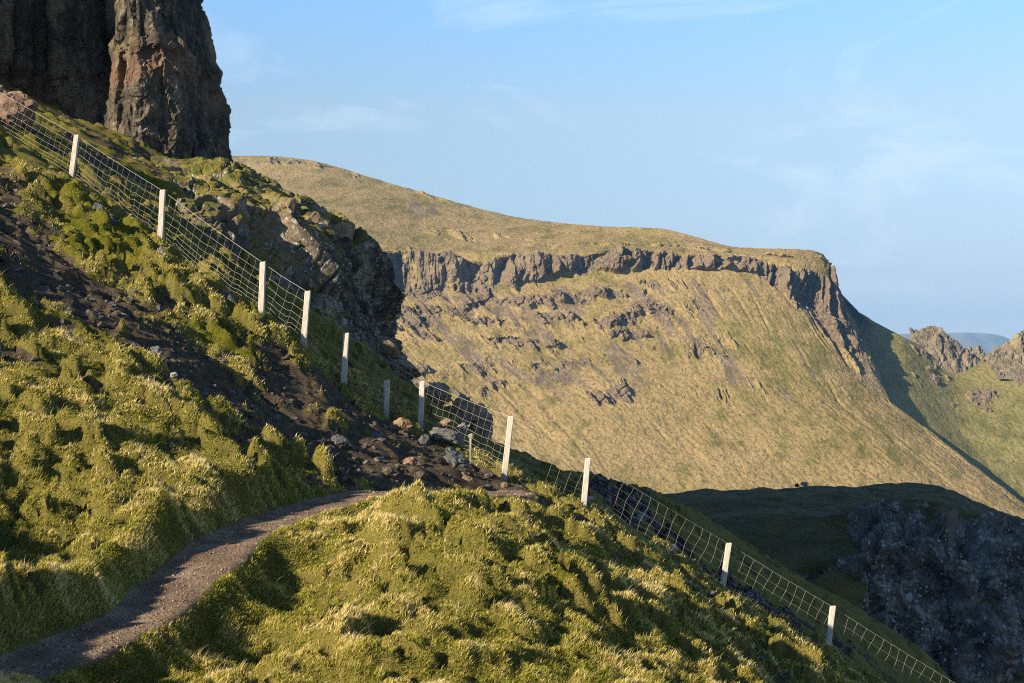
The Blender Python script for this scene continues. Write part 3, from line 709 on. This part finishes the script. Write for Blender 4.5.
tag(raw_mesh('far_hill', G.reshape(-1, 3), grid_faces(*G.shape[:2]), 4, M_FAR, dict(rock=rock.ravel(), scree=scree.ravel()), False), kind='structure')
FARG = G
# second slope, greener, behind the end of the cliff
SH = [
 [(760,320,1180),(780,300,1010),(740,400,920),(720,560,850),(700,700,800)],
 [(840,325,1180),(845,306,960),(815,395,900),(840,520,820),(850,700,760)],
 [(880,340,1180),(876,323,925),(862,400,855),(920,500,785),(940,700,730)],
 [(910,350,1180),(905,338,915),(905,410,840),(990,515,785),(1010,700,710)],
 [(950,370,1180),(945,356,930),(960,430,850),(1050,545,765),(1080,700,700)],
 [(990,375,1170),(985,360,925),(1010,440,840),(1110,570,755),(1150,700,690)],
 [(1040,370,1160),(1030,352,920),(1070,440,835),(1180,580,750),(1220,700,690)],
 [(1110,350,1140),(1090,330,910),(1140,440,830),(1270,600,740),(1320,700,690)],
]
SC = []
for c in SH:
    w = [P(*a) for a in c]; b = w[0].copy(); b[1] += 300; b[2] -= 150; SC.append([b]+w)
G, t, u = loft(SC, [30, 60, 50, 60, 70, 60, 50], [4, 12, 110, 140, 40])
n = grid_normals(G); T = t[:, None]
d = 3*fbm(G[..., 0]*.012, G[..., 1]*.012, None, 4, 701)+.6*fbm(G[..., 0]*.12, G[..., 1]*.1, None, 3, 703)+.3*fbm(G[..., 0]*.5, G[..., 1]*.3, None, 3, 704)
rk = ss(.24, .32, fbm(G[..., 0]*.05, G[..., 1]*.03, None, 4, 707)+.14*ss(3, 4.5, u)[None])*ss(2.0, 2.1, T)*ss(3.4, 2.6, T)
d = d+rk*(2.0*blocks(G, (5, 6, 5), 709)+1)
G = G+n*d[..., None]*ss(1.8, 2.2, T)[..., None]
M_FAR2 = mat_far('green_moor', 1., .8)
tag(raw_mesh('second_hill', G.reshape(-1, 3), grid_faces(*G.shape[:2]), 4, M_FAR2, dict(rock=rk.ravel(), scree=0*rk.ravel()), False), kind='structure')

M_PIN = mat_rock('pinnacle_rock', .12, dark=(.10, .08, .055), mid=(.27, .22, .15), warm=(.30, .25, .13), lichen=0, grass=1, bd=.8)
def pinnacle(prof, Y, depth, seed, label):
    """a rocky crest: silhouette points give its ridge, flanks fall away to front and back"""
    pts = np.array(prof, float); px = np.linspace(pts[0, 0], pts[-1, 0], 150)
    top = np.interp(px, pts[:, 0], pts[:, 1]); foot = np.interp(px, pts[:, 0], pts[:, 2])
    v = np.linspace(-1, 1, 110); rows = []
    for q in v:
        hgt = (1-np.abs(q)**1.3)
        py = foot*(1-hgt)+top*hgt; yy = Y+q*depth
        rows.append(np.stack([(px-512)/F*Y, np.full_like(px, yy), (HY-py)/F*Y-(4*abs(q))], -1))
    G = np.array(rows); n = grid_normals(G)
    if n[..., 2].mean() < 0: n = -n
    d = 5.0*blocks(G, (10, 10, 18), seed)+3.0*blocks(G, (5, 5, 8), seed+1)+1.3*blocks(G, (2.2, 2.2, 3), seed+2)
    e = (1-np.abs(v)**6)[:, None]
    G = G+(n*.6+np.array([0, 0, .4]))*(d*e*.55)[..., None]
    g = ss(.55, .8, np.abs(grid_normals(G)[..., 2]))*.6
    o = raw_mesh('rock_pinnacle', G.reshape(-1, 3), grid_faces(*G.shape[:2], True), 4, M_PIN, dict(grass=g.ravel()))
    return tag(o, label, 'pinnacle')
pinnacle([(898,352,358),(907,344,362),(912,330,366),(922,325,368),(934,325,370),(944,331,372),(952,342,376),(960,345,380),(968,350,384),(978,356,386),(985,368,388)],930,20,720,'tall jagged rock pinnacle rising from the green slope')
pinnacle([(962,356,366),(970,347,370),(980,348,374),(988,356,378),(994,364,376)],935,14,730,'small rock fang right of the tall pinnacle')
pinnacle([(986,362,372),(996,350,372),(1008,342,374),(1016,334,376),(1028,333,378),(1050,330,380),(1090,332,382)],920,22,740,'broad rocky crest cut off by the right frame edge')
for i, (px, py, Y, w, lab, mt) in enumerate([
  (631,349,860,16,'dark rock alone on the middle of the sunlit far slope',M_B_DARK),
  (696,370,838,3,'pale speck of a boulder high on the far slope',M_B_WHITE)]):
    boulder(px, py, Y, w, w*.55, .8, lab, mt, 250+i, snap=False)

# distant blue hill across the water
px = np.linspace(640, 1250, 120)
top = np.interp(px, [640, 860, 900, 930, 965, 980, 990, 1000, 1010, 1100, 1250], [352, 338, 334, 333, 332.5, 333, 334.5, 338, 344, 352, 354])
rows = []
for k, (q, yy) in enumerate([(0, 10500), (.8, 9600), (1, 9000), (.97, 8850), (.45, 8500), (0, 8000), (-.1, 7400)]):
    py = 372*(1-q)+top*q; rows.append(np.stack([(px-512)/F*9000, np.full_like(px, yy), (HY-py)/F*9000], -1))
G = np.array(rows); G[..., 1] += 180*perlin(G[..., 0]*.004, G[..., 2]*.01, None, 801); G[3:6, :, 1] += 120*perlin(G[3:6, :, 0]*.012, G[3:6, :, 2]*.003, None, 803)
sH = NT('distant_moor'); mat_dist = sH.finish(sH.mix(sH.ramp(sH.noise(sH.pos(), .002, 4), [(.4, 0.), (.6, 1.)]), (.10, .09, .06), (.22, .17, .10)), .95)
tag(raw_mesh('distant_hill', G.reshape(-1, 3), grid_faces(*G.shape[:2]), 4, mat_dist, None, True), kind='structure')

# wide valley floor reaching the horizon
gxs = np.concatenate([-np.geomspace(12000, 60, 40), np.geomspace(60, 12000, 40)]); gys = np.concatenate([-np.geomspace(3000, 60, 12), np.geomspace(60, 14000, 60)])
A, B = np.meshgrid(gxs, gys); Cz = -150+8*perlin(A*.004, B*.004, None, 805)
s = NT('valley_grass'); M_V = s.finish(s.mix(s.ramp(s.noise(s.pos(), .02, 5), [(.4, 0.), (.6, 1.)]), (.07, .08, .025), (.16, .14, .05)), .95)
tag(raw_mesh('valley_ground', np.stack([A, B, Cz], -1).reshape(-1, 3), grid_faces(*A.shape, True), 4, M_V, None, True), kind='structure')

# ------------------------------------------------------------------ fence
def box_post(h, w, d):
    """square timber post with softly worn edges and a slightly sloped top, base at the origin"""
    c = .18; prof = [(-1+c,-1),(1-c,-1),(1,-1+c),(1,1-c),(1-c,1),(-1+c,1),(-1,1-c),(-1,-1+c)]
    zs = [-.35, 0, h*.33, h*.66, h-.012, h]; V = []; Fq = []
    for k, z in enumerate(zs):
        s = 1. if k < 5 else .84
        wob = 1+.03*math.sin(k*2.1+h*9)
        for (a, b) in prof: V.append((a*w/2*s*wob, b*d/2*s, z+(.01*a if k >= 4 else 0)))
    for k in range(len(zs)-1):
        for i in range(8):
            j = (i+1) % 8; Fq.append((k*8+i, k*8+j, (k+1)*8+j, (k+1)*8+i))
    top = (len(zs)-1)*8; Fq.append((top, top+1, top+2, top+3)); Fq.append((top, top+3, top+4, top+7)); Fq.append((top+4, top+5, top+6, top+7))
    return np.array(V), np.array(Fq)
s = NT('weathered_post'); v = s.n('ShaderNodeTexCoord').outputs['Object']
gr = s.noise(s.scale(v, (40, 40, 3)), 1.5, 5, .7)
pc = s.mix(s.ramp(gr, [(.3, 0.), (.65, 1.)]), (.30, .27, .23), (.58, .55, .49))
pc = s.mix(s.ramp(s.noise(s.scale(v, (30, 30, 2)), 1.2, 3), [(.62, 0.), (.68, .6)]), pc, (.18, .16, .14))
zz = s.n('ShaderNodeSeparateXYZ'); s.put(zz.inputs[0], v)
pc = s.mix(s.ramp(s.math('ADD', zz.outputs[2], s.math('MULTIPLY', s.noise(v, 9, 3), .35)), [(.16, .8), (.5, 0.)]), pc, (.16, .17, .12))
M_POST = s.finish(pc, .85, s.bump(gr, .5, .006), .2)
s = NT('galvanised_wire'); M_WIRE = s.finish((.40, .38, .34), .55, None, .5, .2)

POSTS = [  # top px, top py, base px, base py, distance
 (77,135,71,181,34.0),(163,190,160,247,31.6),(263,262,261,320,30.0),(308,291,303,351,29.5),(346.5,333,343,391,30.0),(387,380,386,418,30.9),(422.5,381,420,431,31.0),
 (511,416,504,479,28.6),(588,458,583,514,29.5),(729,543,721,598,31.0),(833,606,826,662,31.5)]
fence = bpy.data.objects.new('stock_fence', None); link(fence)
f0 = P(71, 181, 34.0); fence.location = f0
tag(fence, 'wire netting stock fence on pale square posts running down the hillside', 'fence')
tops = []; bases = []
for i, (tx, ty, bx, by, Y) in enumerate(POSTS):
    b = P(bx, by, Y); t_ = P(tx, ty, Y+.02*(i % 3)); v_ = t_-b; L = np.linalg.norm(v_)
    zb = hz(b[0], b[1])[0]
    V, Fq = box_post(L, .112, .10)
    me_o = raw_mesh('post', V, Fq, 4, M_POST, None, False, fence)
    me_o.location = b-f0
    q = Vector((0, 0, 1)).rotation_difference(Vector(v_/L)); me_o.rotation_mode = 'QUATERNION'; me_o.rotation_quaternion = q
    if i == 5: me_o['label'] = 'shorter post set lower than the others'
    tops.append(t_); bases.append(b)
tops = np.array(tops); bases = np.array(bases)
def tubes(lines, rad, sides=4):
    """lines: list of (k,3) arrays"""
    Vs = []; Fs = []; off = 0
    ang = np.arange(sides)/sides*2*np.pi+.4
    for l in lines:
        l = np.asarray(l); d = np.gradient(l, axis=0); d /= np.linalg.norm(d, axis=1, keepdims=True)+1e-9
        ref = np.array([.1, 1, .05]); a = np.cross(d, ref); a /= np.linalg.norm(a, axis=1, keepdims=True); b = np.cross(d, a)
        ring = l[:, None]+rad*(a[:, None]*np.cos(ang)[None, :, None]+b[:, None]*np.sin(ang)[None, :, None])
        Vs.append(ring.reshape(-1, 3)); k = len(l)
        i = np.arange(k-1)[:, None]*sides+np.arange(sides)[None]; j = np.arange(k-1)[:, None]*sides+(np.arange(sides)[None]+1) % sides
        Fs.append((np.stack([i, j, j+sides, i+sides], -1)+off).reshape(-1, 4)); off += k*sides
    return np.concatenate(Vs), np.concatenate(Fs)
# line of the netting: skips the short post, goes on beyond both ends of the view
full = [j for j in range(11) if j != 5]
TT = tops[full]; BB = bases[full]
def beyond(a, b, k=1.): return a+(a-b)*k
TT = np.concatenate([[P(-60, 56, 37.5)], TT, [P(960, 685, 32.2)], [P(1075, 757, 33)]])
BB = np.concatenate([[P(-66, 100, 37.5)], BB, [P(953, 741, 32.2)], [P(1068, 812, 33)]])
for q in (0, len(TT)-2, len(TT)-1):   # posts outside the picture that end the fence
    v_ = TT[q]-BB[q]; L = np.linalg.norm(v_); V, Fq = box_post(L, .112, .10); o = raw_mesh('post', V, Fq, 4, M_POST, None, False, fence); o.location = BB[q]-f0
HW = [1., .80, .62, .47, .345, .24, .155, .08]
rng = np.random.default_rng(3)
for k in range(len(TT)-1):
    t0, t1, b0, b1 = TT[k], TT[k+1], BB[k], BB[k+1]
    L = np.linalg.norm(t1-t0); ns = max(6, int(L/.12)); s_ = np.linspace(0, 1, ns)
    back = np.array([0, .075, 0])
    sag = lambda ss_, w: -.03*np.sin(np.pi*ss_)*(1.2 if w < .9 else .6)
    # the foot of the netting follows the ground between the posts
    def pt(sv, w):
        top = t0+(t1-t0)*sv[:, None]; bot = b0+(b1-b0)*sv[:, None]
        bot[:, 2] = bot[:, 2]*.5+.5*np.minimum(bot[:, 2]+.2, hz(bot[:, 0], bot[:, 1])+.04)
        p = bot+(top-bot)*(.05+.93*w); p[:, 2] += sag(sv, w); p[:, 1] += .075+.02*np.sin(sv*7+k)*np.sin(np.pi*sv)
        return p
    lines = []
    for w in HW:
        lines.append((w, pt(s_, w)))
    V1, F1_ = tubes([l for w, l in lines if w == 1.], .0037)
    V2, F2b = tubes([l for w, l in lines if w < 1.], .0021)
    n_st = max(3, int(round(L/.235))); stays = []
    for j in range(n_st+1):
        sv0 = j/n_st; ws = np.linspace(1., .08, 9)
        slant = .34/L*(b1[0]-b0[0])/abs(b1[0]-b0[0])
        sv = sv0-slant*(1-ws)+.006*np.sin(ws*9+j)
        sv = sv+slant*.5 if False else sv
        keep = (sv >= -.02) & (sv <= 1.02)
        if keep.sum() < 2: continue
        pp = np.concatenate([pt(np.array([a]), w) for a, w in zip(sv[keep], ws[keep])])
        stays.append(pp)
    # the last stays start on the next post's foot side
    for j in range(1, 2):
        pass
    V3, F3 = tubes(stays, .0018)
    VV = np.concatenate([V1, V2, V3]); FF = np.concatenate([F1_, F2b+len(V1), F3+len(V1)+len(V2)])
    raw_mesh('wire_netting', VV-f0, FF, 4, M_WIRE, None, True, fence)
# a small marker stake and its white cap
st = bpy.data.objects.new('marker_stake', None); link(st); sb = P(470.5, 450, 29.2); st.location = sb
tag(st, 'thin marker stake with white top beside the pale slab', 'stake')
V, Fq = box_post(.24, .035, .03); o = raw_mesh('stake_shaft', V, Fq, 4, M_POST, None, False, st)
V, Fq = box_post(.075, .085, .05); V[V[:, 2] < 0, 2] = 0; c = raw_mesh('stake_cap', V, Fq, 4, M_POST, None, False, st); c.location = (0, 0, .2401)

# ------------------------------------------------------------------ haze
def haze():
    s = NT('haze_air'); v = s.n('ShaderNodeVolumePrincipled')
    v.inputs['Color'].default_value = (.25, .55, 1, 1); v.inputs['Density'].default_value = HAZE*.8; v.inputs['Anisotropy'].default_value = .0
    s.t.links.new(v.outputs[0], s.out.inputs['Volume'])
    x0, x1, y0, y1, z0, z1 = -12500, 12500, -3500, 14500, -175, 420
    V = [(x, y, z) for z in (z0, z1) for y in (y0, y1) for x in (x0, x1)]
    Fq = [(0,2,3,1),(4,5,7,6),(0,1,5,4),(2,6,7,3),(0,4,6,2),(1,3,7,5)]
    o = raw_mesh('haze', V, Fq, 4, s.m, None, False); tag(o, kind='stuff', label='thin blue air haze over the whole landscape', cat='haze')
HAZE = .00011
haze()

# ------------------------------------------------------------------ sky, sun, camera
w = bpy.data.worlds.new('World'); scene.world = w; w.use_nodes = True
nt = w.node_tree; nt.nodes.clear()
sky = nt.nodes.new('ShaderNodeTexSky'); sky.sky_type = 'NISHITA'; sky.sun_disc = False
el = math.asin(SUN[2]); azm = math.atan2(SUN[0], SUN[1])
sky.sun_elevation = el; sky.sun_rotation = azm; sky.air_density = 1.0; sky.dust_density = .1; sky.ozone_density = 4.0; sky.altitude = 1800
tc = nt.nodes.new('ShaderNodeTexCoord'); mp = nt.nodes.new('ShaderNodeMapping'); mp.inputs['Scale'].default_value = (3.2, 3.2, 9); mp.inputs['Location'].default_value = (1.7, .4, .6); mp.inputs['Rotation'].default_value = (0, math.radians(-14), 0)
nt.links.new(tc.outputs['Generated'], mp.inputs['Vector'])
nz = nt.nodes.new('ShaderNodeTexNoise'); nz.inputs['Scale'].default_value = 1.6; nz.inputs['Detail'].default_value = 7; nz.inputs['Roughness'].default_value = .6; nz.inputs['Distortion'].default_value = .6
nt.links.new(mp.outputs[0], nz.inputs['Vector'])
rp = nt.nodes.new('ShaderNodeValToRGB'); rp.color_ramp.elements[0].position = .52; rp.color_ramp.elements[0].color = (0, 0, 0, 1); rp.color_ramp.elements[1].position = .78; rp.color_ramp.elements[1].color = (.3, .3, .3, 1)
nt.links.new(nz.outputs['Fac'], rp.inputs[0])
mx = nt.nodes.new('ShaderNodeMix'); mx.data_type = 'RGBA'; nt.links.new(rp.outputs[0], mx.inputs[0]); 
sx = nt.nodes.new('ShaderNodeSeparateXYZ'); nt.links.new(tc.outputs['Generated'], sx.inputs[0])
sr = nt.nodes.new('ShaderNodeValToRGB'); e = sr.color_ramp.elements; nt.links.new(sx.outputs[2], sr.inputs[0])
for q in range(3): e.new(.5)
for q, (p_, c_) in zip(e, [(0., (.36, .27, .245)), (.05, (.39, .295, .27)), (.16, (.71, .545, .41)), (.235, (.69, .70, .63)), (.45, (.5, .5, .5))]): q.position = p_; q.color = (*c_, 1)
tm = nt.nodes.new('ShaderNodeVectorMath'); tm.operation = 'MULTIPLY'; nt.links.new(sky.outputs[0], tm.inputs[0]); nt.links.new(sr.outputs[0], tm.inputs[1])
t2 = nt.nodes.new('ShaderNodeVectorMath'); t2.operation = 'SCALE'; t2.inputs['Scale'].default_value = 2.0; nt.links.new(tm.outputs[0], t2.inputs[0])
nt.links.new(t2.outputs[0], mx.inputs[6]); mx.inputs[7].default_value = (8.5, 8.3, 8.6, 1)
bg = nt.nodes.new('ShaderNodeBackground'); bg.inputs[1].default_value = .073
nt.links.new(mx.outputs[2], bg.inputs[0]); wo = nt.nodes.new('ShaderNodeOutputWorld'); nt.links.new(bg.outputs[0], wo.inputs[0])

sd = bpy.data.lights.new('sun', 'SUN'); sd.energy = 5.0; sd.angle = math.radians(.5); sd.color = (1, .84, .61)
so = bpy.data.objects.new('sun', sd); link(so); so.location = (-100, -100, 200)
so.rotation_mode = 'QUATERNION'; so.rotation_quaternion = Vector(SUN).to_track_quat('Z', 'Y')

cd = bpy.data.cameras.new('camera'); cam = bpy.data.objects.new('camera', cd); link(cam)
cam.location = (0, 0, 0); cam.rotation_euler = (math.radians(90), 0, 0)
cd.sensor_width = 36; cd.lens = F/1024*36; cd.shift_y = (HY-341.5)/1024; cd.clip_start = .1; cd.clip_end = 40000
scene.camera = cam
scene.view_settings.view_transform = 'Standard'; scene.view_settings.look = 'None'; scene.view_settings.gamma = 1; scene.view_settings.use_curve_mapping = False
scene.view_settings.exposure = 1.3
scene.cycles.use_denoising = False; scene.cycles.filter_width = 1.1; scene.cycles.max_bounces = 5; scene.cycles.volume_bounces = 0
